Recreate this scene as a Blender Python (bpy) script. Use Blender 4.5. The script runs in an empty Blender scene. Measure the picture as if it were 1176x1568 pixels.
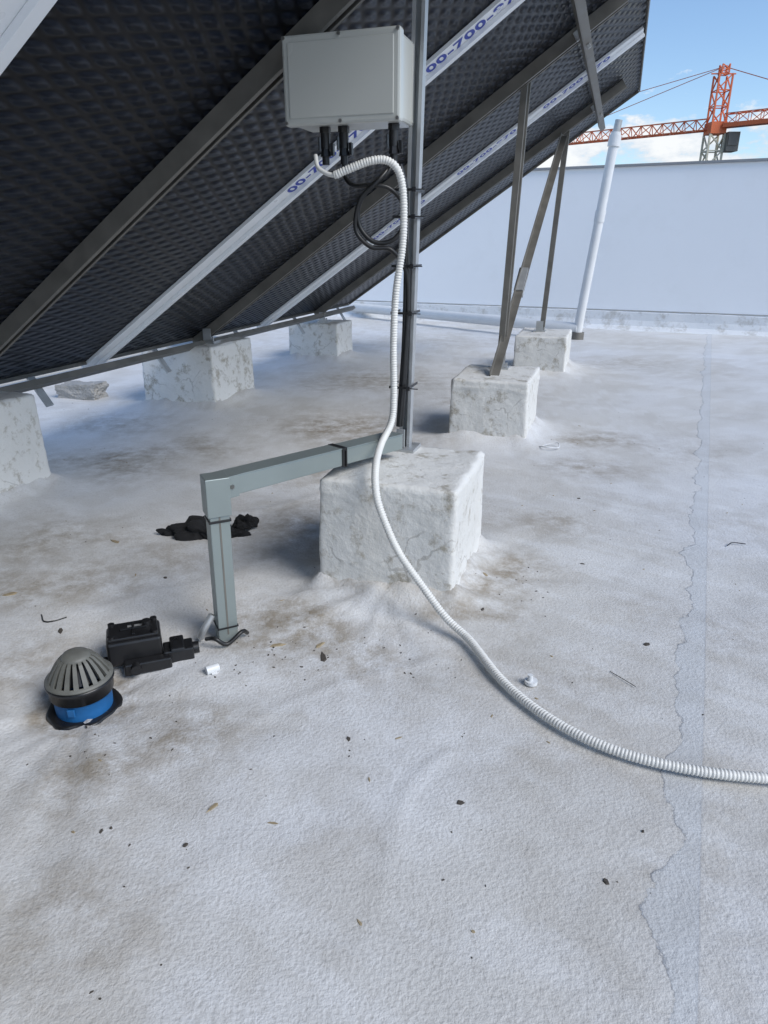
import bpy, bmesh, math, random
from mathutils import Vector, Matrix, noise
random.seed(7)
scene=bpy.context.scene
AZ=math.radians(18)
TAU=math.radians(34.06); CT=math.cos(TAU); ST=math.sin(TAU)
def W(s,p,z=0.0):
    return Vector((s*math.sin(AZ)+p*math.cos(AZ), s*math.cos(AZ)-p*math.sin(AZ), z))
# ------------------------------------------------------------ materials
def newmat(name):
    m=bpy.data.materials.new(name); m.use_nodes=True
    nt=m.node_tree; b=nt.nodes['Principled BSDF']
    return m,nt,b
def N(nt,t,**kw):
    n=nt.nodes.new(t)
    for k,v in kw.items(): setattr(n,k,v)
    return n
def ramp(nt,src,stops):
    r=N(nt,'ShaderNodeValToRGB'); nt.links.new(src,r.inputs[0])
    e=r.color_ramp.elements
    while len(e)<len(stops): e.new(0.5)
    for i,(pos,c) in enumerate(stops):
        e[i].position=pos; e[i].color=(c,c,c,1) if not isinstance(c,tuple) else (*c,1)
    return r
def noi(nt,co,scale,detail=4,rough=.55):
    n=N(nt,'ShaderNodeTexNoise'); n.inputs['Scale'].default_value=scale; n.inputs['Detail'].default_value=detail; n.inputs['Roughness'].default_value=rough
    nt.links.new(co,n.inputs['Vector']); return n
def mixc(nt,fac,a,b):
    m=N(nt,'ShaderNodeMix',data_type='RGBA')
    for sock,v in ((m.inputs[0],fac),(m.inputs[6],a),(m.inputs[7],b)):
        if isinstance(v,(int,float)): sock.default_value=v
        elif isinstance(v,tuple): sock.default_value=(*v,1)
        else: nt.links.new(v,sock)
    return m.outputs[2]
def mth(nt,op,a,b=None,c=None):
    m=N(nt,'ShaderNodeMath',operation=op)
    for i,v in enumerate((a,b,c)):
        if v is None: continue
        if isinstance(v,(int,float)): m.inputs[i].default_value=v
        else: nt.links.new(v,m.inputs[i])
    return m.outputs[0]
def bump(nt,h,strength,dist,prev=None):
    b=N(nt,'ShaderNodeBump'); b.inputs['Strength'].default_value=strength; b.inputs['Distance'].default_value=dist
    nt.links.new(h,b.inputs['Height'])
    if prev: nt.links.new(prev,b.inputs['Normal'])
    return b.outputs[0]
def simple(name,col,rough=.5,metal=0,var=.15,scale=8,bmp=0.1,bscale=60,bdist=.002):
    m,nt,b=newmat(name); tc=N(nt,'ShaderNodeTexCoord')
    n=noi(nt,tc.outputs['Object'],scale,2)
    c=mixc(nt,n.outputs[0],tuple(x*(1-var) for x in col),tuple(min(1,x*(1+var)) for x in col))
    nt.links.new(c,b.inputs['Base Color'])
    r=ramp(nt,n.outputs[0],[(.3,max(0,rough-.08)),(.7,min(1,rough+.08))]); nt.links.new(r.outputs[0],b.inputs['Roughness'])
    b.inputs['Metallic'].default_value=metal
    if bmp>.12:
        n2=noi(nt,tc.outputs['Object'],bscale,2)
        nt.links.new(bump(nt,n2.outputs[0],bmp,bdist),b.inputs['Normal'])
    return m
def roof_mat():
    m,nt,b=newmat("white_roof_coating"); tc=N(nt,'ShaderNodeTexCoord'); co=tc.outputs['Object']
    def A(n): return N(nt,'ShaderNodeAttribute',attribute_name=n).outputs['Fac']
    big=A('big'); mid=A('mid'); st=A('streak'); dirt=A('dirt')
    base=mixc(nt,ramp(nt,big,[(.35,0.),(.65,1.)]).outputs[0],(.60,.588,.56),(.66,.665,.67))
    base=mixc(nt,mth(nt,'MULTIPLY',ramp(nt,mid,[(.46,0.),(.68,1.)]).outputs[0],.34),base,(.47,.445,.40))
    base=mixc(nt,mth(nt,'MULTIPLY',ramp(nt,st,[(.50,0.),(.66,1.)]).outputs[0],.28),base,(.76,.77,.78))
    dn=noi(nt,co,8,5,.75)
    dfac=mth(nt,'MULTIPLY',dirt,ramp(nt,dn.outputs[0],[(.35,0.),(.61,1.)]).outputs[0])
    base=mixc(nt,dfac,base,(.275,.23,.17))
    g=noi(nt,co,95,2,.62)
    base=mixc(nt,mth(nt,'MULTIPLY',ramp(nt,g.outputs[0],[(.32,1.),(.5,0.)]).outputs[0],.24),base,(.30,.285,.26))
    base=mixc(nt,mth(nt,'MULTIPLY',ramp(nt,dn.outputs[0],[(.27,1.),(.36,0.)]).outputs[0],.30),base,(.33,.31,.28))
    sx=N(nt,'ShaderNodeSeparateXYZ'); nt.links.new(co,sx.inputs[0])
    a=math.radians(24.1)
    q=mth(nt,'ADD',mth(nt,'MULTIPLY',mth(nt,'SUBTRACT',sx.outputs[0],.57),math.cos(a)),mth(nt,'MULTIPLY',mth(nt,'SUBTRACT',sx.outputs[1],.87),-math.sin(a)))
    w1=mth(nt,'ADD',mth(nt,'MULTIPLY',mth(nt,'SUBTRACT',mid,.5),.12),mth(nt,'MULTIPLY',mth(nt,'SUBTRACT',dn.outputs[0],.5),.07))
    qs=mth(nt,'ADD',mth(nt,'ADD',q,.045),w1)
    cl_=mth(nt,'LESS_THAN',mth(nt,'ABSOLUTE',qs),.0028)
    crack=mth(nt,'MULTIPLY',cl_,ramp(nt,dn.outputs[0],[(.42,0.),(.54,1.)]).outputs[0])
    base=mixc(nt,mth(nt,'MULTIPLY',crack,.65),base,(.20,.205,.22))
    w2=mth(nt,'MULTIPLY',mth(nt,'SUBTRACT',dn.outputs[0],.5),.02)
    edge=mth(nt,'LESS_THAN',mth(nt,'ABSOLUTE',mth(nt,'ADD',mth(nt,'SUBTRACT',q,.03),w2)),.003)
    base=mixc(nt,mth(nt,'MULTIPLY',edge,.3),base,(.28,.29,.31))
    strip=mth(nt,'MULTIPLY',mth(nt,'LESS_THAN',q,.03),mth(nt,'GREATER_THAN',qs,0.))
    base=mixc(nt,mth(nt,'MULTIPLY',strip,.35),base,(.50,.54,.58))
    nt.links.new(base,b.inputs['Base Color'])
    b.inputs['Roughness'].default_value=.55
    h=mth(nt,'ADD',mth(nt,'MULTIPLY',g.outputs[0],.0038),mth(nt,'MULTIPLY',dn.outputs[0],.0035))
    h=mth(nt,'ADD',h,mth(nt,'MULTIPLY',mth(nt,'SUBTRACT',strip,mth(nt,'MULTIPLY',cl_,2.)),.0015))
    nt.links.new(bump(nt,h,.8,1.0),b.inputs['Normal'])
    return m
def render_mat(name,c1,c2,dirtamt,scale=3.0,bumpd=.01,cracks=True,lo=.52):
    m,nt,b=newmat(name); tc=N(nt,'ShaderNodeTexCoord'); co=tc.outputs['Object']
    n=noi(nt,co,scale,3,.6)
    base=mixc(nt,n.outputs[0],c1,c2)
    d=noi(nt,co,scale*2.3,5,.75)
    base=mixc(nt,mth(nt,'MULTIPLY',ramp(nt,d.outputs[0],[(lo,0.),(lo+.13,1.)]).outputs[0],dirtamt),base,(.30,.265,.20))
    if cracks:
        v=N(nt,'ShaderNodeTexVoronoi',feature='DISTANCE_TO_EDGE'); v.inputs['Scale'].default_value=scale*.5
        dd=N(nt,'ShaderNodeMix',data_type='VECTOR'); dd.inputs[0].default_value=.2; nt.links.new(co,dd.inputs[4]); nt.links.new(n.outputs['Color'],dd.inputs[5]); nt.links.new(dd.outputs[1],v.inputs['Vector'])
        ck=mth(nt,'MULTIPLY',mth(nt,'LESS_THAN',v.outputs['Distance'],.007),ramp(nt,n.outputs[0],[(.49,0.),(.56,1.)]).outputs[0])
        base=mixc(nt,mth(nt,'MULTIPLY',ck,.4),base,(.25,.23,.2))
    nt.links.new(base,b.inputs['Base Color']); b.inputs['Roughness'].default_value=.62
    g=noi(nt,co,scale*8,4,.65)
    h=mth(nt,'ADD',g.outputs[0],mth(nt,'MULTIPLY',d.outputs[0],.5))
    nt.links.new(bump(nt,h,.8,bumpd),b.inputs['Normal']); return m
M_roof=roof_mat()
M_block=render_mat("painted_concrete",(.59,.575,.53),(.75,.745,.72),.80,4.0,.0065,True,.53)
M_wall=render_mat("painted_wall",(.80,.82,.84),(.84,.86,.88),.03,.6,.003,False)
M_curb=render_mat("painted_curb",(.66,.68,.69),(.78,.79,.80),.45,1.5,.01,False)
M_cap=simple("coping_grey",(.25,.26,.27),.6)
M_galv=simple("galvanised_steel",(.45,.46,.46),.42,.55,.22,14,.08)
M_trunk=simple("trunking_steel",(.28,.32,.31),.38,.5,.08,5,.03)
M_dark=simple("weathered_steel",(.17,.16,.14),.5,.3,.35,9,.15)
M_alu=simple("white_aluminium",(.84,.86,.88),.35,.0,.04,4,.03)
M_pvc=simple("white_pvc",(.68,.69,.69),.4,0,.08,6,.05)
M_cond=simple("corrugated_pvc",(.70,.69,.65),.45,0,.08,12,.05)
M_box=simple("grey_enclosure_plastic",(.50,.505,.465),.20,0,.02,2,.02)
M_black=simple("black_plastic",(.012,.012,.013),.35,0,.3,20,.1)
M_cloth=simple("black_fabric",(.008,.008,.009),.95,0,.4,40,.5,120,.004)
M_blue=simple("blue_plastic",(.010,.11,.30),.55,0,.25,20,.1)
M_drain=simple("grey_drain_plastic",(.135,.135,.12),.55,0,.25,30,.2)
M_screw=simple("screw_metal",(.35,.34,.32),.35,.9)
M_ink=simple("blue_print",(.02,.05,.36),.5,0,.1)
M_orange=simple("crane_orange",(.72,.16,.05),.5)
M_cream=simple("crane_cream",(.65,.60,.45),.5)
M_cable=simple("black_cable",(.010,.010,.010),.4)
M_debris=simple("debris",(.07,.06,.05),.9,0,.6,30)
M_tan=simple("dry_leaf",(.30,.24,.15),.8,0,.3,30)
M_stone=render_mat("old_concrete",(.26,.25,.23),(.45,.44,.42),.6,6,.02)
M_asph=simple("asphalt",(.06,.06,.06),.9,0,.3,.05)
M_glass=simple("pv_glass",(.01,.015,.04),.08,0,.2,2,.0)
def panel_mat():
    m,nt,b=newmat("panel_backsheet"); at=N(nt,'ShaderNodeAttribute',attribute_name='uvw')
    sx=N(nt,'ShaderNodeSeparateXYZ'); nt.links.new(at.outputs['Vector'],sx.inputs[0])
    a_,s_=sx.outputs[0],sx.outputs[1]
    hn=noi(nt,at.outputs['Vector'],3,3)
    wo=mth(nt,'MULTIPLY',hn.outputs[0],2.0)
    k1=mth(nt,'ADD',mth(nt,'MULTIPLY',a_,80.),wo); k2=mth(nt,'ADD',mth(nt,'MULTIPLY',s_,34.),wo)
    u=mth(nt,'SINE',mth(nt,'ADD',k1,k2)); v=mth(nt,'SINE',mth(nt,'SUBTRACT',k1,k2))
    h=mth(nt,'MULTIPLY',mth(nt,'ADD',u,1.),mth(nt,'ADD',v,1.))
    c=mixc(nt,ramp(nt,h,[(.05,0.),(.9,1.)]).outputs[0],(.0015,.002,.004),(.009,.012,.020))
    c=mixc(nt,mth(nt,'MULTIPLY',ramp(nt,hn.outputs[0],[(.5,0.),(.75,1.)]).outputs[0],.25),c,(.020,.022,.027))
    nt.links.new(c,b.inputs['Base Color']); b.inputs['Roughness'].default_value=.30; b.inputs['Specular IOR Level'].default_value=.15
    nt.links.new(bump(nt,h,.9,.0042),b.inputs['Normal']); return m
M_panel=panel_mat()
# ------------------------------------------------------------ helpers
def link(o,parent=None):
    scene.collection.objects.link(o)
    if parent: o.parent=parent
    return o
def empty(name,loc=(0,0,0),rz=0):
    e=bpy.data.objects.new(name,None); scene.collection.objects.link(e); e.location=loc; e.rotation_euler=(0,0,rz); e.empty_display_size=.1; return e
def obj_from(name,verts,faces,mat,parent=None,smooth=False):
    me=bpy.data.meshes.new(name); me.from_pydata([tuple(v) for v in verts],[],faces); me.validate(); me.update()
    if mat: me.materials.append(mat)
    if smooth:
        for p in me.polygons: p.use_smooth=len(p.vertices)<=4
    o=bpy.data.objects.new(name,me); return link(o,parent)
def addbox(V,F,x0,x1,y0,y1,z0,z1,mp=None):
    i=len(V)
    for x,y,z in ((x0,y0,z0),(x1,y0,z0),(x1,y1,z0),(x0,y1,z0),(x0,y0,z1),(x1,y0,z1),(x1,y1,z1),(x0,y1,z1)):
        V.append(mp(x,y,z) if mp else (x,y,z))
    for f in ((0,3,2,1),(4,5,6,7),(0,1,5,4),(1,2,6,5),(2,3,7,6),(3,0,4,7)): F.append(tuple(i+j for j in f))
def boxes(name,bl,mat,parent=None,mp=None,bev=0.0):
    V=[];F=[]
    for b in bl: addbox(V,F,*b,mp=mp)
    o=obj_from(name,V,F,mat,parent)
    if bev:
        md=o.modifiers.new("b",'BEVEL'); md.width=bev; md.segments=2; md.limit_method='ANGLE'
    return o
def beam_vf(V,F,a,b,w,h,up=Vector((0,0,1)),prof=None):
    a=Vector(a);b=Vector(b); d=(b-a).normalized(); x=d.cross(up)
    if x.length<1e-3: x=d.cross(Vector((0,1,0)))
    x.normalize(); y=x.cross(d)
    pr=prof or [(-w/2,-h/2),(w/2,-h/2),(w/2,h/2),(-w/2,h/2)]
    i=len(V); n=len(pr)
    for c in (a,b):
        for u,v in pr: V.append(c+x*u+y*v)
    for k in range(n): F.append((i+k,i+(k+1)%n,i+n+(k+1)%n,i+n+k))
    F.append(tuple(i+k for k in reversed(range(n)))); F.append(tuple(i+n+k for k in range(n)))
def Lprof(w,h,t): return [(-w/2,-h/2),(w/2,-h/2),(w/2,-h/2+t),(-w/2+t,-h/2+t),(-w/2+t,h/2),(-w/2,h/2)]
def Cprof(w,h,t): return [(-w/2,-h/2),(w/2,-h/2),(w/2,h/2),(w/2-w*.28,h/2),(w/2-w*.28,h/2-t),(w/2-t,h/2-t),(w/2-t,-h/2+t),(-w/2+t,-h/2+t),(-w/2+t,h/2-t),(-w/2+w*.28,h/2-t),(-w/2+w*.28,h/2),(-w/2,h/2)]
def catmull(pts,step):
    P=[Vector(p) for p in pts]; P=[P[0]*2-P[1]]+P+[P[-1]*2-P[-2]]
    out=[]
    for i in range(1,len(P)-2):
        L=(P[i+1]-P[i]).length; n=max(2,int(L/step))
        for k in range(n):
            t=k/n; a,b,c,d=P[i-1:i+3]
            out.append(.5*((2*b)+(c-a)*t+(2*a-5*b+4*c-d)*t*t+(3*b-a-3*c+d)*t**3))
    out.append(P[-2]); return out
def tube(name,pts,rf,mat,parent=None,seg=12,step=.01,cap=True):
    C=catmull(pts,step); V=[];F=[]
    t=(C[1]-C[0]).normalized(); n=t.orthogonal().normalized(); L=0
    for i,c in enumerate(C):
        if i: L+=(C[i]-C[i-1]).length
        tt=(C[min(i+1,len(C)-1)]-C[max(i-1,0)]).normalized()
        n=(n-tt*n.dot(tt)).normalized(); b=tt.cross(n); r=rf(L) if callable(rf) else rf
        for k in range(seg):
            a=2*math.pi*k/seg; V.append(c+(n*math.cos(a)+b*math.sin(a))*r)
    for i in range(len(C)-1):
        for k in range(seg):
            F.append((i*seg+k,i*seg+(k+1)%seg,(i+1)*seg+(k+1)%seg,(i+1)*seg+k))
    o=obj_from(name,V,F,mat,parent,True)
    if cap:
        V2=V[:seg]+V[-seg:]; c=obj_from(name+"_ends",V2,[tuple(reversed(range(seg))),tuple(range(seg,2*seg))],mat,o)
    return o
def cyl(name,c,r,h,mat,parent=None,seg=24,axis='Z',r2=None):
    bm=bmesh.new(); bmesh.ops.create_cone(bm,cap_ends=True,segments=seg,radius1=r,radius2=r if r2 is None else r2,depth=h)
    if axis=='Y': bmesh.ops.rotate(bm,matrix=Matrix.Rotation(math.pi/2,3,'X'),verts=bm.verts)
    if axis=='X': bmesh.ops.rotate(bm,matrix=Matrix.Rotation(math.pi/2,3,'Y'),verts=bm.verts)
    me=bpy.data.meshes.new(name); bm.to_mesh(me); bm.free(); me.materials.append(mat)
    o=bpy.data.objects.new(name,me); o.location=c
    if seg>8:
        for p in me.polygons: p.use_smooth=len(p.vertices)==4
        md=o.modifiers.new("es",'EDGE_SPLIT'); md.split_angle=math.radians(40)
    return link(o,parent)
# ------------------------------------------------------------ blocks (p0,p1,s0,s1,h)
BL=[(-1.09,-.50,2.46,3.08,.50),(-1.11,-.53,5.02,5.75,.46),(-1.05,-.47,8.0,8.85,.43),
    (-3.92,-3.25,2.62,3.25,.56),(-4.08,-3.33,5.35,6.08,.55),(-3.98,-3.30,8.25,8.80,.45),
    (-1.09,-.50,-.35,.25,.5),(-3.92,-3.25,-.35,.25,.56)]
def block_dist(x,y):
    s=x*math.sin(AZ)+y*math.cos(AZ); p=x*math.cos(AZ)-y*math.sin(AZ); best=9
    for p0,p1,s0,s1,h in BL:
        dx=max(p0-p,0,p-p1); dy=max(s0-s,0,s-s1); d=math.hypot(dx,dy)
        best=min(best,d)
    return best,s,p
# ------------------------------------------------------------ roof
def axis(lo,f0,f1,hi,fine,coarse):
    r=[];x=lo
    while x<f0-1e-6: r.append(x); x+=coarse
    x=f0
    while x<f1-1e-6: r.append(x); x+=fine
    x=f1
    while x<hi: r.append(x); x+=coarse
    r.append(hi); return r
DR=Vector((-.99,1.88))
blobs=[((.52,2.75),.28,.95),((.42,2.5),.2,.85),((-.35,2.3),.28,1),((-.22,2.15),.24,.9),((-.3,5.5),.6,1),((-.05,5.0),.5,.9),((-1.9,4.5),.5,1),((-1.4,4.9),.4,.8),
 ((1.6,5.0),.35,1),((1.35,4.4),.3,.7),((-.8,1.55),.3,.85),((-.6,1.7),.24,.85),((-1.5,2.7),.4,.8),((-1.65,3.2),.45,.8),((.9,3.4),.3,.7),((.65,1.95),.3,.5),((-.05,7.5),.8,.9),((1.0,6.4),.5,.7),
 ((2.2,4.8),.5,.4),((-2.2,5.6),.5,.7),((3.0,8.6),.8,.5),((-1.35,2.1),.3,.7),((-1.0,3.0),.4,.6),((1.3,2.3),.4,.5),((-.7,1.1),.25,.6),((-.5,3.4),.5,.8),((.1,4.0),.5,.7),((.75,1.2),.2,.4),((-.1,1.25),.2,.3),((2.0,3.4),.3,.4),((-.6,4.3),.4,.7)]
def ground_z(x,y):
    v=Vector((x,y,0)); d,s,p=block_dist(x,y)
    z=.012*noise.noise(v*1.1)+.005*noise.noise(v*4.0)+.0018*noise.noise(v*10.0)
    if d<.7:
        ang=math.atan2(y-2.6,x-0.0)
        z+=.06*math.exp(-d/.06)*(1+.6*noise.noise(v*9))+.018*math.exp(-d/.28)*abs(noise.noise(Vector((ang*3.5,d*1.5,s))))*2
    dd=(Vector((x,y))-DR).length
    z-=.035*math.exp(-(dd/.28)**2)
    if dd<1.8: 
        a=math.atan2(y-DR.y,x-DR.x); z+=.018*math.exp(-dd/.7)*noise.noise(Vector((a*4.0,dd*1.2,2)))
    q=(x*.62-y*.78)
    if x<0.2 and y<4.5: z+=.013*max(0,1-abs(((q*1.7+noise.noise(v*.9)*.7)%1)-.5)/.05)*max(0,noise.noise(v*.8+Vector((3,1,0)))+.2)
    return z
def fbm(v,o,h=.7): 
    return .5+.42*noise.fractal(v,h,2.1,o)
def build_roof():
    xs=axis(-14,-2.6,2.4,13,.022,.14); ys=axis(-6,.7,4.6,20,.022,.12)
    V=[];D=[];BG=[];MD=[];SK=[]
    ca,sa=math.cos(math.radians(-35)),math.sin(math.radians(-35))
    for y in ys:
        for x in xs:
            V.append((x,y,ground_z(x,y)))
            v=Vector((x,y,0)); t=0
            if -4<x<5 and .5<y<11:
                wv=Vector((x+.25*noise.noise(v*2.2),y+.25*noise.noise(v*2.2+Vector((5,5,5)))))
                for (bx,by),r,k in blobs:
                    q=((wv.x-bx)**2+((wv.y-by)*1.3)**2)/(r*r)
                    if q<6: t=max(t,k*math.exp(-q))
                d,s,p=block_dist(x,y)
                if d<.4: t=max(t,.7*math.exp(-d/.07)*(noise.noise(v*3)+.4))
                dd=(Vector((x,y))-DR).length
                t=max(t,.9*math.exp(-((dd-.14)/.05)**2))
            t=max(t,.42*max(0,noise.noise(v*.7)+.12))
            D.append(min(1,t))
            BG.append(fbm(v*.7+Vector((9,2,1)),2)); MD.append(fbm(v*3.2+Vector((1,7,3)),4,.6))
            SK.append(fbm(Vector(((x*ca+y*sa)*1.6,(-x*sa+y*ca)*9,4)),4,.6))
    nx=len(xs); F=[(j*nx+i,j*nx+i+1,(j+1)*nx+i+1,(j+1)*nx+i) for j in range(len(ys)-1) for i in range(nx-1)]
    o=obj_from("roof_floor",V,F,M_roof,None,True)
    for nm,arr_ in (('dirt',D),('big',BG),('mid',MD),('streak',SK)):
        at=o.data.attributes.new(nm,'FLOAT','POINT'); at.data.foreach_set('value',arr_)
    return o
build_roof()
obj_from("ground",[(-900,-900,-15),(900,-900,-15),(900,900,-15),(-900,900,-15)],[(0,1,2,3)],M_asph)
# ------------------------------------------------------------ blocks meshes
for bi,(p0,p1,s0,s1,h) in enumerate(BL):
    bm=bmesh.new(); bmesh.ops.create_cube(bm,size=1)
    bmesh.ops.subdivide_edges(bm,edges=bm.edges[:],cuts=41,use_grid_fill=True)
    w=p1-p0; d=s1-s0; H=h+.06
    for v in bm.verts:
        c=v.co.copy(); z=(c.z+.5)*H
        n=Vector((c.x*w,c.y*d,z)); seed=Vector((bi*7.3,bi*3.1,0))
        rx,ry=c.x*w,c.y*d
        ex=max(0,abs(c.x)-.475)/.025; ey=max(0,abs(c.y)-.475)/.025; ez=max(0,(c.z)-.475)/.025
        k=.004*ex*ey; rx-=math.copysign(k,rx); ry-=math.copysign(k,ry)
        k2=.004*ez*max(ex,ey)
        rx-=math.copysign(k2*ex,rx); ry-=math.copysign(k2*ey,ry); z2=z-k2
        fl=.07*max(0,1-z/.14)**2
        tp=1.01-.02*z/H
        dirn=Vector((math.copysign(1,c.x) if abs(c.x)>.49 else 0,math.copysign(1,c.y) if abs(c.y)>.49 else 0,1 if c.z>.49 else 0))
        nz=.009*noise.noise(n*2.6+seed)+.004*noise.noise(n*9+seed)+.0015*noise.noise(n*30+seed)
        edge=max(ex*ez,ey*ez,ex*ey)
        nz-=.016*edge*max(0,noise.noise(n*9+seed)+.0)
        if dirn.z==0: nz+=.006*max(0,1-abs((z-H+.06+.05*noise.noise(Vector((n.x*5,n.y*5,bi))))/.014))*max(0,.5+noise.noise(n*4+seed)*1.5)
        v.co=Vector((rx*tp,ry*tp,z2-.06))+dirn*nz+Vector((dirn.x,dirn.y,0))*fl
    me=bpy.data.meshes.new("concrete_block"); bm.to_mesh(me); bm.free(); me.materials.append(M_block)
    for pl in me.polygons: pl.use_smooth=True
    o=bpy.data.objects.new("concrete_block",me); link(o)
    o.location=W((s0+s1)/2,(p0+p1)/2,0); o.rotation_euler=(0,0,-AZ)
# ------------------------------------------------------------ solar array
arr=empty("solar_panel_array",(0,0,0),-AZ)
def T(a,s,n): return (-3.5+a*CT-n*ST, s, .6+a*ST+n*CT)
joints=[-3.9,-2.5,-1.15,.2,1.70,2.93,4.27,5.62,7.0,8.4,9.62]
A0,A1=-.14,4.24
def slab_panel(name,pieces):
    V=[];F=[];U=[]
    for (a0,a1,s0,s1) in pieces:
        addbox(V,F,a0,a1,s0,s1,.084,.118,mp=T)
        for a,s,n in ((a0,s0,0),(a1,s0,0),(a1,s1,0),(a0,s1,0))*2: U.append((a,s,0))
    o=obj_from(name,V,F,M_panel,arr); o.data.materials.append(M_glass)
    for k,pl in enumerate(o.data.polygons):
        if k%6==1: pl.material_index=1
    at=o.data.attributes.new("uvw",'FLOAT_VECTOR','POINT')
    at.data.foreach_set('vector',[c for u in U for c in u])
    return o
fr=[]
for i in range(len(joints)-1):
    s0,s1=joints[i]+.003,joints[i+1]-.003
    slab_panel("solar_panel_%d"%i,[(A0,A1,s0,s1)])
    fr+=[(A0-.012,A0-.001,s0,s1,.06,.122),(A1+.001,A1+.012,s0,s1,.06,.122)]
fr+=[(A0,A1,joints[-1]+.001,joints[-1]+.012,.06,.122)]
boxes("panel_frames",fr,M_dark,arr,T,.001)
rf=[]
for s in (-2.55,.2,2.93,5.62,8.42):
    rf+=[(-.16,4.05,s-.040,s-.036,.0,.080),(-.16,4.05,s+.036,s+.040,.0,.080),(-.16,4.05,s-.0355,s+.0355,.074,.079),
         (-.16,4.05,s-.0355,s-.010,.0005,.006),(-.16,4.05,s+.022,s+.0355,.0005,.006)]
boxes("rafters",rf,M_dark,arr,T,.001)
wr=[]
for s,wd_ in ((-1.15,.1),(1.745,.24),(4.27,.1),(7.0,.1)):
    wr+=[(-.2,4.22,s-wd_,s+.065,.060,.082),(-.2,4.22,s+.015,s+.065,.035,.0595)]
boxes("white_rails",wr,M_alu,arr,T,.002)
boxes("purlins",[(3.70,3.706,-3.8,9.5,-.062,-.001),(3.7065,3.76,-3.8,9.5,-.062,-.056),(3.7065,3.76,-3.8,9.5,-.008,-.0015),
 (-.10,-.04,-3.8,9.5,-.045,-.001)],M_dark,arr,T,.001)
boxes("low_clips",[(-.13,-.115,s-.03,s+.03,-.17,.05) for s in (3.6,4.95,6.3,7.7,9.1)],M_galv,arr,T,.001)
bl=[]
for s in (-2.55,.2,2.93,5.62,8.42):
    for a in (3.73,):
        bl+=[(a-.05,a+.05,s-.075,s-.0405,-.008,.05),(a-.012,a+.012,s-.066,s-.048,-.09,-.063)]
boxes("rafter_clamps",bl,M_galv,arr,T,.002)
def txt(body,a,s,size):
    c=bpy.data.curves.new("printed_text",'FONT'); c.body=body; c.size=size; c.extrude=.0004; c.offset=.0035; c.materials.append(M_ink); c.space_character=1.08
    o=bpy.data.objects.new("printed_text",c); link(o,arr)
    X=Vector((CT,0,ST)); Y=Vector((0,-1,0)); Z=X.cross(Y)
    o.matrix_local=Matrix.Translation(Vector(T(a,s,.0585)))@Matrix((X,Y,Z)).transposed().to_4x4()
for s,al in ((1.655,(.15,1.35,2.50)),(4.27,(1.86,2.90)),(7.0,(1.4,2.4,3.3))):
    for a in al: txt("00-700-970",a,s+.008,.125)
V=[];F=[]
beam_vf(V,F,(-.84,5.60,.46),(-.79,5.68,2.52),0,0,Vector((0,1,0)),Lprof(.045,.05,.005))
beam_vf(V,F,(-.85+.035,5.64,.47),(-.765,5.73,2.50),0,0,Vector((0,1,0)),[(-.010,-.015),(.010,-.015),(.010,.015),(-.010,.015)])
beam_vf(V,F,(-.80,8.50,.42),(-.70,8.47,2.52),0,0,Vector((0,1,0)),Lprof(.055,.06,.006))
beam_vf(V,F,(-.85,-.0,.42),(-.80,.1,2.50),0,0,Vector((0,1,0)),Lprof(.06,.06,.006))
obj_from("support_legs",V,F,M_dark,arr)
V=[];F=[]
beam_vf(V,F,(-.82,5.22,.46),(-.72,8.36,2.47),0,0,Vector((0,0,1)),Lprof(.065,.05,.006))
obj_from("diagonal_brace",V,F,M_dark,arr)
V=[];F=[]
beam_vf(V,F,(-.80,6.15,1.0),(-.795,6.40,1.17),.075,.08,Vector((0,0,1)))
for (p,s,z) in ((-3.5,5.62,.56),(-3.55,8.42,.46),(-3.5,2.93,.57),(-.82,8.45,.435),(-.83,5.58,.465)):
    addbox(V,F,p-.07,p+.07,s-.06,s+.06,z-.02,z+.010); addbox(V,F,p-.04,p+.04,s-.052,s-.046,z+.0105,z+.12)
    beam_vf(V,F,(p+.055,s-.045,z),(p+.055,s-.045,z+.05),.014,.014)
obj_from("foot_plates",V,F,M_galv,arr)
# ------------------------------------------------------------ pole with equipment
pole=empty("equipment_pole",(0,0,0),-AZ)
V=[];F=[]
beam_vf(V,F,(-.870,3.00,.47),(-.832,3.03,2.52),0,0,Vector((0,-1,0)),Cprof(.05,.045,.004))
obj_from("channel_post",V,F,M_galv,pole)
boxes("base_plate",[(-.95,-.81,2.93,3.07,.49,.512),(-.90,-.86,2.955,2.962,.513,.60)],M_galv,pole,None,.002)
eb=empty("junction_box",(0,0,0),-AZ)
boxes("body",[(-1.313,-.855,2.85,3.045,1.835,2.122)],M_box,eb,None,.012)
boxes("lid",[(-1.321,-.847,2.800,2.8485,1.827,2.130)],M_box,eb,None,.010)
boxes("lid_panel",[(-1.296,-.872,2.7965,2.802,1.852,2.105)],M_box,eb,None,.004)
for x in (-1.311,-1.0855,-.857):
    for z in (1.837,2.120): cyl("lid_screw",(x,2.798,z),.0065,.008,M_screw,eb,12,'Y')
boxes("mounting_bracket",[(-1.2,-.84,3.046,3.056,1.90,1.93),(-1.2,-.84,3.046,3.056,2.05,2.08)],M_galv,eb)
for gx in (-1.195,-1.115,-.905):
    cyl("gland_nut",(gx,2.91,1.823),.023,.022,M_black,eb,6); cyl("gland_body",(gx,2.91,1.785),.019,.06,M_black,eb,16)
    cyl("gland_dome",(gx,2.91,1.745),.023,.035,M_black,eb,8,'Z',.017); cyl("gland_tail",(gx,2.91,1.715),.015,.035,M_black,eb,12)
    boxes("gland_grip",[(gx-.026,gx-.0235,2.895,2.925,1.75,1.80),(gx+.0235,gx+.036,2.90,2.92,1.73,1.775)],M_black,eb,None,.001)
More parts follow.
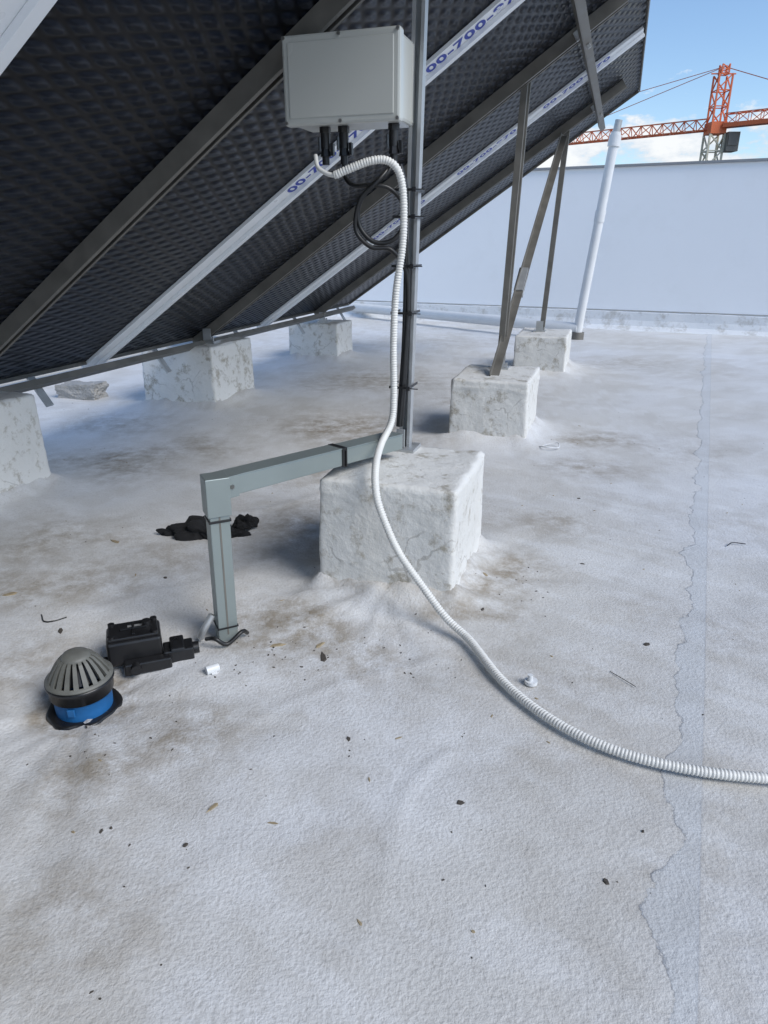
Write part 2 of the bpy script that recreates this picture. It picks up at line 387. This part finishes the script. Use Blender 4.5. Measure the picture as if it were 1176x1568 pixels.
def cable(name,pts,r,parent=None): return tube(name,pts,r,M_cable,parent,8,.012)
wp=lambda p,s,z: W(s,p,z)
cb=empty("cable_bundle")
cable("cable_1",[wp(-1.115,2.91,1.72),wp(-1.11,2.90,1.655),wp(-1.06,2.87,1.615),wp(-.98,2.86,1.615),wp(-.91,2.89,1.60),wp(-.865,2.935,1.52),wp(-.86,2.94,1.3),wp(-.865,2.94,1.0),wp(-.88,2.94,.75),wp(-.885,2.93,.62)],.009,cb)
cable("cable_2",[wp(-.905,2.91,1.72),wp(-.92,2.88,1.66),wp(-.98,2.85,1.61),wp(-1.03,2.84,1.54),wp(-1.025,2.84,1.46),wp(-.97,2.85,1.405),wp(-.90,2.88,1.41),wp(-.855,2.91,1.48),wp(-.855,2.92,1.60),wp(-.88,2.92,1.69)],.0095,cb)
cable("cable_3",[wp(-.905,2.915,1.70),wp(-.95,2.85,1.63),wp(-1.02,2.83,1.56),wp(-1.04,2.83,1.45),wp(-.98,2.84,1.385),wp(-.90,2.88,1.37),wp(-.850,2.935,1.25),wp(-.86,2.935,.9),wp(-.88,2.93,.62)],.009,cb)
cable("cable_4",[wp(-.875,2.94,1.55),wp(-.852,2.945,1.3),wp(-.854,2.945,1.0),wp(-.872,2.94,.62)],.010,cb)
for z in (1.60,1.50,1.31,1.12,.80):
    pc=-.870+.038*(z-.47)/2.05
    boxes("cable_tie",[(pc-.060,pc+.034,2.915,2.919,z-.005,z+.005),(pc+.031,pc+.034,2.92,3.055,z-.005,z+.005),(pc-.060,pc-.057,2.92,3.055,z-.005,z+.005),(pc+.022,pc+.038,2.905,2.915,z-.009,z+.009),(pc+.034,pc+.075,2.908,2.911,z-.002,z+.002)],M_black,pole)
cpts=[(-.27,3.03,1.72),(-.255,2.98,1.672),(-.20,2.95,1.645),(-.149,2.94,1.660),(-.06,2.93,1.690),(.005,2.93,1.695),(.050,2.93,1.665),(.072,2.94,1.60),(.078,2.94,1.50),(.073,2.94,1.38),(.048,2.94,1.20),(.040,2.94,1.0),(.042,2.94,.79),(.032,2.92,.675),(-.012,2.80,.610),(-.033,2.60,.575),(-.030,2.49,.50),(-.003,2.46,.411),(.056,2.42,.285),(.144,2.37,.168),(.235,2.29,.070),(.319,2.187,.030),(.401,1.943,.024),(.513,1.755,.022),(.656,1.622,.020),(.834,1.541,.020),(1.063,1.498,.020),(1.5,1.47,.02),(2.2,1.5,.02)]
PITCH=.0105
def corr(L):
    if L<.15: return .0085
    t=(L/PITCH)%1; return .0155 if t<.55 else .0132
tube("corrugated_conduit",cpts,corr,M_cond,None,14,PITCH/5)
# ------------------------------------------------------------ trunking frame
tf=empty("cable_trunking")
a=Vector((-.60,2.28,.60)); b=Vector((.055,2.98,.575)); d=(b-a).normalized(); L=(b-a).length; ang=math.atan2(d.y,d.x)
def TR(x,y,z): return Vector((a.x,a.y,0))+Matrix.Rotation(ang,3,'Z')@Vector((x,y,z))
sl=(b.z-a.z)/L
def TRs(x,y,z): return TR(x,y,z+sl*x)
boxes("arm",[(.045,.60,-.040,.040,.565,.635),(.606,L,-.038,.038,.567,.633)],M_trunk,tf,TRs,.003)
boxes("arm_lid",[(.02,.60,-.043,.043,.6355,.640),(.606,L,-.042,.042,.6335,.638)],M_trunk,tf,TRs,.001)
def TP(x,y,z):
    k=(z)/.6
    return Vector((-.60,2.265,0))+Matrix.Rotation(ang*.55,3,'Z')@Vector((x+.012*k,y+.012*k,z))
boxes("upright",[(-.036,.036,-.036,.036,-.03,.50)],M_trunk,tf,TP,.003)
boxes("upright_lid_seam",[(-.004,.002,-.0375,-.0362,.03,.50)],M_dark,tf,TP)
boxes("elbow",[(-.043,.043,-.043,.043,.5005,.642)],M_trunk,tf,TP,.003)
boxes("elbow_gusset",[(.0,.075,-.0455,-.0405,.56,.64)],M_trunk,tf,TRs,.001)
boxes("tie_post",[(-.040,.040,-.040,.040,.478,.487),(-.039,.039,-.039,.039,.055,.062)],M_black,tf,TP,.001)
boxes("tie_arm",[(.585,.612,-.0445,.0445,.562,.6415),(.60,.606,-.05,.05,.56,.63)],M_black,tf,TRs,.001)
cyl("rivet",TR(.045,-.048,.60),.008,.008,M_screw,tf,12,'Y')
cable("foot_cable",[(-.66,2.20,.03),(-.62,2.17,.05),(-.58,2.18,.02),(-.53,2.22,.05),(-.52,2.26,.02)],.008,tf)
tube("foot_tube",[(-.69,2.23,.02),(-.67,2.22,.06),(-.64,2.24,.11)],.014,M_galv,tf,10,.01)
# ------------------------------------------------------------ roof drain
dr=empty("roof_drain",(DR.x,DR.y,-.035))
def ringm(name,prof,mat,seg=48,jit=0):
    V=[];F=[];n=len(prof)
    for k in range(seg):
        t=2*math.pi*k/seg
        for (r,z) in prof:
            rr=r+(jit*noise.noise(Vector((math.cos(t)*2,math.sin(t)*2,z*9))) if jit else 0); V.append((rr*math.cos(t),rr*math.sin(t),z))
    for k in range(seg):
        for i in range(n-1): F.append((k*n+i,((k+1)%seg)*n+i,((k+1)%seg)*n+i+1,k*n+i+1))
    return obj_from(name,V,F,mat,dr,True)
ringm("black_flange",[(.0,.010),(.095,.010),(.112,.014),(.116,.010),(.118,0)],M_black,48,.014)
ringm("blue_collar",[(.088,.01),(.089,.03),(.090,.070),(.094,.074)],M_blue)
boxes("blue_lug",[(-.012,.012,-.0965,-.0905,.035,.062)],M_blue,dr,None,.002)
ringm("black_ring",[(.085,.071),(.098,.072),(.101,.108),(.105,.112),(.105,.122),(.070,.122)],M_black)
ringm("cap",[(.0,.216),(.022,.215),(.040,.210),(.046,.202),(.046,.197),(0,.197)],M_drain)
ringm("base_ring",[(.090,.123),(.104,.124),(.104,.129),(.092,.134)],M_drain)
V=[];F=[]
for k in range(20):
    t=2*math.pi*k/20; R=Matrix.Rotation(t,3,'Z'); pr=[(.043,.204),(.056,.195),(.072,.174),(.086,.150),(.097,.128)]
    i=len(V)
    for (r,z) in pr:
        wd=.0050+.003*(r-.047)/.05
        for (dx,dy) in ((.0,-wd),(.0,wd),(-.012,wd*.7),(-.012,-wd*.7)): V.append(R@Vector((r+dx,dy,z)))
    for q in range(len(pr)-1):
        for e in range(4): F.append((i+q*4+e,i+q*4+(e+1)%4,i+q*4+4+(e+1)%4,i+q*4+4+e))
obj_from("grate_ribs",V,F,M_drain,dr)
ringm("dark_core",[(.0,.18),(.035,.18),(.05,.16),(.07,.128)],M_black)
# ------------------------------------------------------------ black connector box
bb=empty("black_connector_box",(-.88,2.13,-.01),math.radians(20))
boxes("housing",[(-.11,.075,-.06,.07,.02,.115)],M_black,bb,None,.010)
boxes("cover",[(-.102,.067,-.052,.062,.1155,.128)],M_black,bb,None,.004)
for x in (-.09,.055):
    for y in (-.040,.050): cyl("boss",(x,y,.128),.012,.014,M_black,bb,12)
boxes("cover_rib",[(-.06,.03,-.004,.004,.1285,.136),(-.02,-.012,-.04,.04,.1285,.134)],M_black,bb,None,.001)
boxes("side_clamp",[(.076,.18,-.075,.0,.0,.055),(.10,.15,-.085,.01,.0555,.068),(-.06,.10,-.10,-.0605,.0,.045),(-.16,-.1105,-.11,-.02,.0,.05)],M_black,bb,None,.006)
cyl("side_port",(.185,-.035,.03),.022,.03,M_black,bb,16,'X'); cyl("front_port",(-.02,-.105,.03),.018,.03,M_black,bb,16,'Y')
cyl("knob",(.03,.02,.135),.016,.02,M_black,bb,16)
boxes("label",[(-.035,.02,.012,.03,.1282,.1292)],M_galv,bb)
# ------------------------------------------------------------ black cloth
def cloth(name,loc,sx,sy,sz,seed,parent=None):
    bm=bmesh.new(); bmesh.ops.create_icosphere(bm,subdivisions=5,radius=1)
    for v in bm.verts:
        c=v.co.copy(); q=Vector((seed,seed*.7,0))
        r=1+.75*noise.noise(c*1.5+q)-.30*abs(noise.noise(c*2.6+q))
        zz=max(-.2,c.z)*sz*r + .016*abs(noise.noise(Vector((c.x*2.2,c.y*5,seed))))*(1 if c.z>0 else 0)
        v.co=Vector((c.x*sx*r,c.y*sy*r,zz))
    me=bpy.data.meshes.new(name); bm.to_mesh(me); bm.free(); me.materials.append(M_cloth)
    for p in me.polygons: p.use_smooth=True
    o=bpy.data.objects.new(name,me); o.location=loc; return link(o,parent)
cl=empty("black_cloth")
cloth("crumpled_fold",(-.93,3.22,.015),.15,.07,.07,1.3,cl); cloth("crumpled_end",(-.73,3.33,.02),.06,.045,.05,5.1,cl); cloth("crumpled_tail",(-1.08,3.24,.01),.08,.022,.03,8.8,cl); cloth("crumpled_mid",(-.83,3.23,.01),.11,.05,.045,3.3,cl); cloth("crumpled_top",(-.92,3.28,.02),.09,.05,.065,11.7,cl)
# ------------------------------------------------------------ small bits
def Gp(x,y,z=0): return Vector((x,y,ground_z(x,y)+z))
wc=empty("white_plastic_clip",Gp(-.60,2.03,.012),.6); cyl("sleeve",(0,0,0),.016,.045,M_pvc,wc,16,'X'); boxes("tab",[(-.01,.01,-.02,.02,-.012,-.004)],M_pvc,wc,None,.001)
wc2=empty("plastic_cap",Gp(.50,1.96,.012),.3); cyl("disc",(0,0,0),.022,.012,M_pvc,wc2,16); cyl("stub",(-.004,0,.017),.009,.022,M_pvc,wc2,12)
V=[];F=[]
def flake(x,y,r,el=1.0,h=.004,ang=None):
    ang=random.random()*6.28 if ang is None else ang; n=random.randint(5,7); i=len(V); z=ground_z(x,y)
    for lv in (0,1):
        for k in range(n):
            t=2*math.pi*k/n; rr=r*(.6+.7*random.random())*(1 if lv==0 else .75)
            u=rr*math.cos(t)*el; w=rr*math.sin(t)
            V.append((x+u*math.cos(ang)-w*math.sin(ang),y+u*math.sin(ang)+w*math.cos(ang),z+(-.001 if lv==0 else h)))
    for k in range(n): F.append((i+k,i+(k+1)%n,i+n+(k+1)%n,i+n+k))
    F.append(tuple(i+n+k for k in range(n)))
for t in ((-.107,1.68,.009,1.2),(.205,1.42,.010,1.2),(.52,1.18,.008,1.3),(-.495,1.29,.006,1.3),(-.72,1.33,.004,2),(-.70,1.34,.004,1),(-.22,2.12,.012,3.0),(.40,2.44,.006,2.5),(.66,1.33,.004,1.3),(.93,2.9,.005,3),(-.98,2.75,.009,1.4),(1.15,3.8,.008,2),(.98,2.2,.010,1.3),(-1.25,2.3,.01,2)): flake(*t)
for k in range(110):
    y=.9+5.5*random.random()**1.2; x=random.uniform(-.62,.62)*y*1.05; flake(x,y,random.uniform(.0012,.0032),random.uniform(1,2.4),.0015)
for (cx0,cy0) in ((-.3,2.2),(-.55,2.1),(.6,2.6),(-.8,1.7),(.05,2.2)):
    for k in range(16): flake(cx0+random.gauss(0,.12),cy0+random.gauss(0,.1),random.uniform(.0015,.004),random.uniform(1,2.5),.002)
obj_from("scattered_debris",V,F,M_debris)
V=[];F=[]
for t in ((-.455,1.41,.006,4),(-1.35,3.15,.013,3),(-.4,2.2,.010,3),(.45,2.75,.010,2),(-.24,2.2,.010,3),(-1.6,2.6,.015,2)): flake(*t)
for k in range(40):
    y=1+5*random.random(); x=random.uniform(-.6,.6)*y; flake(x,y,random.uniform(.002,.005),random.uniform(1.5,4),.002)
obj_from("dry_leaves",V,F,M_tan)
cable("wire_offcut",[(-1.38,2.42,.006),(-1.34,2.36,.01),(-1.30,2.37,.008),(-1.27,2.40,.006)],.003)
cable("wire_offcut",[(.79,2.03,.005),(.83,1.97,.006),(.85,1.94,.005)],.0012)
cable("wire_offcut",[(1.70,3.10,.005),(1.74,3.13,.008),(1.80,3.12,.005)],.0025)
tube("wire_offcut",[W(4.98,-.42,.01),W(4.9,-.36,.03),W(4.95,-.28,.02),W(5.05,-.30,.03),W(5.0,-.4,.01)],.004,M_pvc,None,8,.01)
bm=bmesh.new(); bmesh.ops.create_cube(bm,size=1); bmesh.ops.subdivide_edges(bm,edges=bm.edges[:],cuts=9,use_grid_fill=True)
for v in bm.verts:
    c=v.co; n=noise.noise(c*3)*.16+noise.noise(c*9)*.08; v.co=Vector((c.x*.42*(1+n),c.y*.2*(1+n),c.z*.16*(1+n)+.02*c.x))
me=bpy.data.meshes.new("concrete_rubble"); bm.to_mesh(me); bm.free(); me.materials.append(M_stone)
o=bpy.data.objects.new("concrete_rubble",me); o.location=(-2.93,6.62,.06); o.rotation_euler=(0,0,-.25); link(o)
# ------------------------------------------------------------ pipes
pp=empty("white_drain_pipe")
bA=W(11.35,-.52,.16)
rA=bA+Vector((.01,0,.1)); rB=W(11.38,-.27,2.85)
tube("riser",[bA+Vector((0,0,-.12)),rA,rA.lerp(rB,.5),rB],.068,M_pvc,pp,20,.1)
tube("riser_socket",[rA.lerp(rB,.55),rA.lerp(rB,.61)],.075,M_pvc,pp,20,.1)
tube("top_socket",[rA.lerp(rB,.93),rA.lerp(rB,.985)],.085,M_pvc,pp,20,.1)
tube("top_valve",[W(11.38,-.27,2.85),W(11.38,-.25,3.0)],.05,M_galv,pp,12,.1)
tube("horizontal_run",[bA,W(11.75,-1.85,.20),W(13.1,-4.1,.18),W(13.9,-5.6,.18)],.085,M_pvc,pp,16,.15)
tube("shoe",[bA+Vector((0,0,-.16)),bA+Vector((0,0,-.05))],.10,M_dark,pp,20,.1)
tube("white_side_pipe",[W(1,-5.83,.12),W(4,-5.83,.12),W(7.2,-5.83,.12),W(10.5,-5.8,.12)],.07,M_pvc,None,14,.3)
# ------------------------------------------------------------ parapet walls
wa=Vector((6.18,11.31)); wb=Vector((.79,13.83)); wd=(wb-wa).normalized(); wn=Vector((wd.y,-wd.x))
if wn.y<0: wn=-wn
pw=empty("parapet_wall")
R0=wa-wd*8
def PW(x,y,z):
    q=R0+wd*x+wn*y; return (q.x,q.y,z)
LEN=26
boxes("wall",[(0,LEN,.16,.38,-.1,2.56)],M_wall,pw,PW)
boxes("coping",[(-.02,LEN,.12,.42,2.5605,2.60)],M_cap,pw,PW,.005)
V=[];F=[];n=600
for i in range(n+1):
    x=LEN*i/n; h=.30+.014*noise.noise(Vector((x*1.3,0,0)))+.010*noise.noise(Vector((x*7,1,0))); t=.03+.012*noise.noise(Vector((x*2,4,0)))
    for (y,z) in ((-.14,-.02),(-.06,.025),(-.01+t*.3,.07),(t,.16),(t+.003,h-.01),(t+.012,h),(.159,h-.010)): V.append(PW(x,y,z))
for i in range(n):
    for k in range(6): F.append((i*7+k,(i+1)*7+k,(i+1)*7+k+1,i*7+k+1))
obj_from("upstand",V,F,M_curb,pw,False)
boxes("joint_line",[(0,LEN,.150,.1595,.30,.313)],M_stone,pw,PW)
V=[];F=[]
addbox(V,F,-10.2,-10,-8,12.5,-.1,1.1); o=obj_from("low_parapet",V,F,M_wall,pw); o.rotation_euler=(0,0,-AZ)
boxes("roof_building",[(-14,13,-6,20,-15,-.12)],M_wall,None)
# ------------------------------------------------------------ crane
cr=empty("tower_crane")
def lattice(V,F,a,b,w,step,t=.12,tri=False):
    a=Vector(a);b=Vector(b);d=(b-a).normalized(); x=d.cross(Vector((0,0,1)))
    if x.length<.01: x=Vector((1,0,0))
    x.normalize(); y=x.cross(d).normalized()
    cs=[x*-w/2-y*w/2,x*w/2-y*w/2,x*w/2+y*w/2,x*-w/2+y*w/2] if not tri else [x*-w/2-y*w/2,x*w/2-y*w/2,y*w/2]
    L=(b-a).length; n=max(1,int(L/step)); m=len(cs)
    for c in cs: beam_vf(V,F,a+c,b+c,t,t)
    for i in range(n):
        p=a+d*L*i/n; q=a+d*L*(i+1)/n
        for k in range(m):
            u,v=(k,(k+1)%m) if i%2 else ((k+1)%m,k)
            beam_vf(V,F,p+cs[u],q+cs[v],t*.7,t*.7); beam_vf(V,F,p+cs[k],p+cs[(k+1)%m],t*.6,t*.6)
cx,cy=38.6,90.7; jd=Vector((-.743,.67,0)); C0=Vector((cx,cy,0))
V=[];F=[]; lattice(V,F,(cx,cy,-15),(cx,cy,13.2),1.7,1.7,.2); obj_from("mast",V,F,M_cream,cr)
V=[];F=[]; lattice(V,F,(cx,cy,14.4),(cx,cy,19.2),1.5,1.3,.17); lattice(V,F,(cx,cy,19.2),(cx,cy,20.2),.8,.5,.14); beam_vf(V,F,(cx-1.4,cy,19.3),(cx+1.4,cy,19.3),.12,.12)
lattice(V,F,C0+jd*1+Vector((0,0,14.3)),C0+jd*46+Vector((0,0,14.3)),1.2,1.3,.13,True)
obj_from("jib_and_apex",V,F,M_orange,cr)
V=[];F=[]; beam_vf(V,F,C0-jd*1+Vector((0,0,14.0)),C0-jd*14+Vector((0,0,14.0)),1.4,.45); lattice(V,F,C0-jd*1+Vector((0,0,14.7)),C0-jd*14+Vector((0,0,14.7)),1.0,1.3,.1)
obj_from("counter_jib",V,F,M_orange,cr)
V=[];F=[]
tp=Vector((cx,cy,20.0))
for k in (20,38): beam_vf(V,F,tp,C0+jd*k+Vector((0,0,14.9)),.06,.06)
beam_vf(V,F,tp,C0-jd*13+Vector((0,0,15)),.08,.08)
obj_from("pendants",V,F,M_orange,cr)
V=[];F=[]; addbox(V,F,cx-.9,cx+.9,cy-1,cy+1,13.2,14.4); obj_from("slewing_ring",V,F,M_orange,cr)
V=[];F=[]; addbox(V,F,cx+.95,cx+2.3,cy-1.6,cy,11.3,13.3); addbox(V,F,cx+1.0,cx+2.1,cy-1.7,cy-1.61,11.9,13.0); obj_from("operator_cab",V,F,M_dark,cr)
V=[];F=[]
for k in range(3): 
    q=C0-jd*(11+k*.9); addbox(V,F,q.x-.4,q.x+.4,q.y-.7,q.y+.7,11.6,14.0)
obj_from("counterweight",V,F,M_stone,cr)
# ------------------------------------------------------------ light: soft wide sun lamp added for open-sky light from the right
SUN_EL=math.radians(42); SUN_AZ=math.radians(126)
td=Vector((math.sin(SUN_AZ)*math.cos(SUN_EL),math.cos(SUN_AZ)*math.cos(SUN_EL),math.sin(SUN_EL)))
sl_=bpy.data.lights.new("sky_fill_sun",'SUN'); sl_.energy=2.75; sl_.angle=math.radians(30); sl_.color=(1,.975,.94)
so=bpy.data.objects.new("sky_fill_sun",sl_); link(so); so.rotation_euler=(-td).to_track_quat('-Z','Y').to_euler()
w=bpy.data.worlds.new("World"); scene.world=w; w.use_nodes=True; nt=w.node_tree; bg=nt.nodes['Background']
sk=N(nt,'ShaderNodeTexSky',sky_type='NISHITA'); sk.sun_disc=False; sk.sun_elevation=SUN_EL; sk.sun_rotation=SUN_AZ; sk.altitude=50; sk.air_density=1; sk.dust_density=.5; sk.ozone_density=1.2
tc=N(nt,'ShaderNodeTexCoord'); mp=N(nt,'ShaderNodeMapping'); mp.inputs['Scale'].default_value=(1,1,2.2); nt.links.new(tc.outputs['Generated'],mp.inputs[0])
cn=noi(nt,mp.outputs[0],13,6,.62); sz=N(nt,'ShaderNodeSeparateXYZ'); nt.links.new(tc.outputs['Generated'],sz.inputs[0])
band=ramp(nt,sz.outputs[2],[(.12,1.),(.19,0.)])
cm=ramp(nt,mth(nt,'ADD',cn.outputs[0],mth(nt,'MULTIPLY',mth(nt,'SUBTRACT',band.outputs[0],1.),.25)),[(.40,0.),(.50,1.)])
shade=ramp(nt,cn.outputs[0],[(.42,(5.0/7,5.4/7,6.0/7)),(.60,(1,1,1))])
sc=N(nt,'ShaderNodeVectorMath',operation='SCALE'); nt.links.new(shade.outputs[0],sc.inputs[0]); sc.inputs[3].default_value=6.7
tint=N(nt,'ShaderNodeVectorMath',operation='MULTIPLY'); nt.links.new(sk.outputs[0],tint.inputs[0]); tint.inputs[1].default_value=(1.0,1.1,1.2)
col=mixc(nt,mth(nt,'MULTIPLY',cm.outputs[0],.9),tint.outputs[0],sc.outputs[0])
nt.links.new(col,bg.inputs[0]); bg.inputs[1].default_value=.15
# ------------------------------------------------------------ camera
cd=bpy.data.cameras.new("camera"); cam=bpy.data.objects.new("camera",cd); link(cam)
cam.location=(0,0,1.4); cam.rotation_euler=(math.radians(90-21.42),0,0)
cd.sensor_fit='VERTICAL'; cd.sensor_height=24; cd.lens=16.07; cd.clip_end=3000; cd.clip_start=.05
scene.camera=cam
scene.view_settings.view_transform='Standard'; scene.view_settings.look='None'; scene.view_settings.exposure=0; scene.view_settings.gamma=1
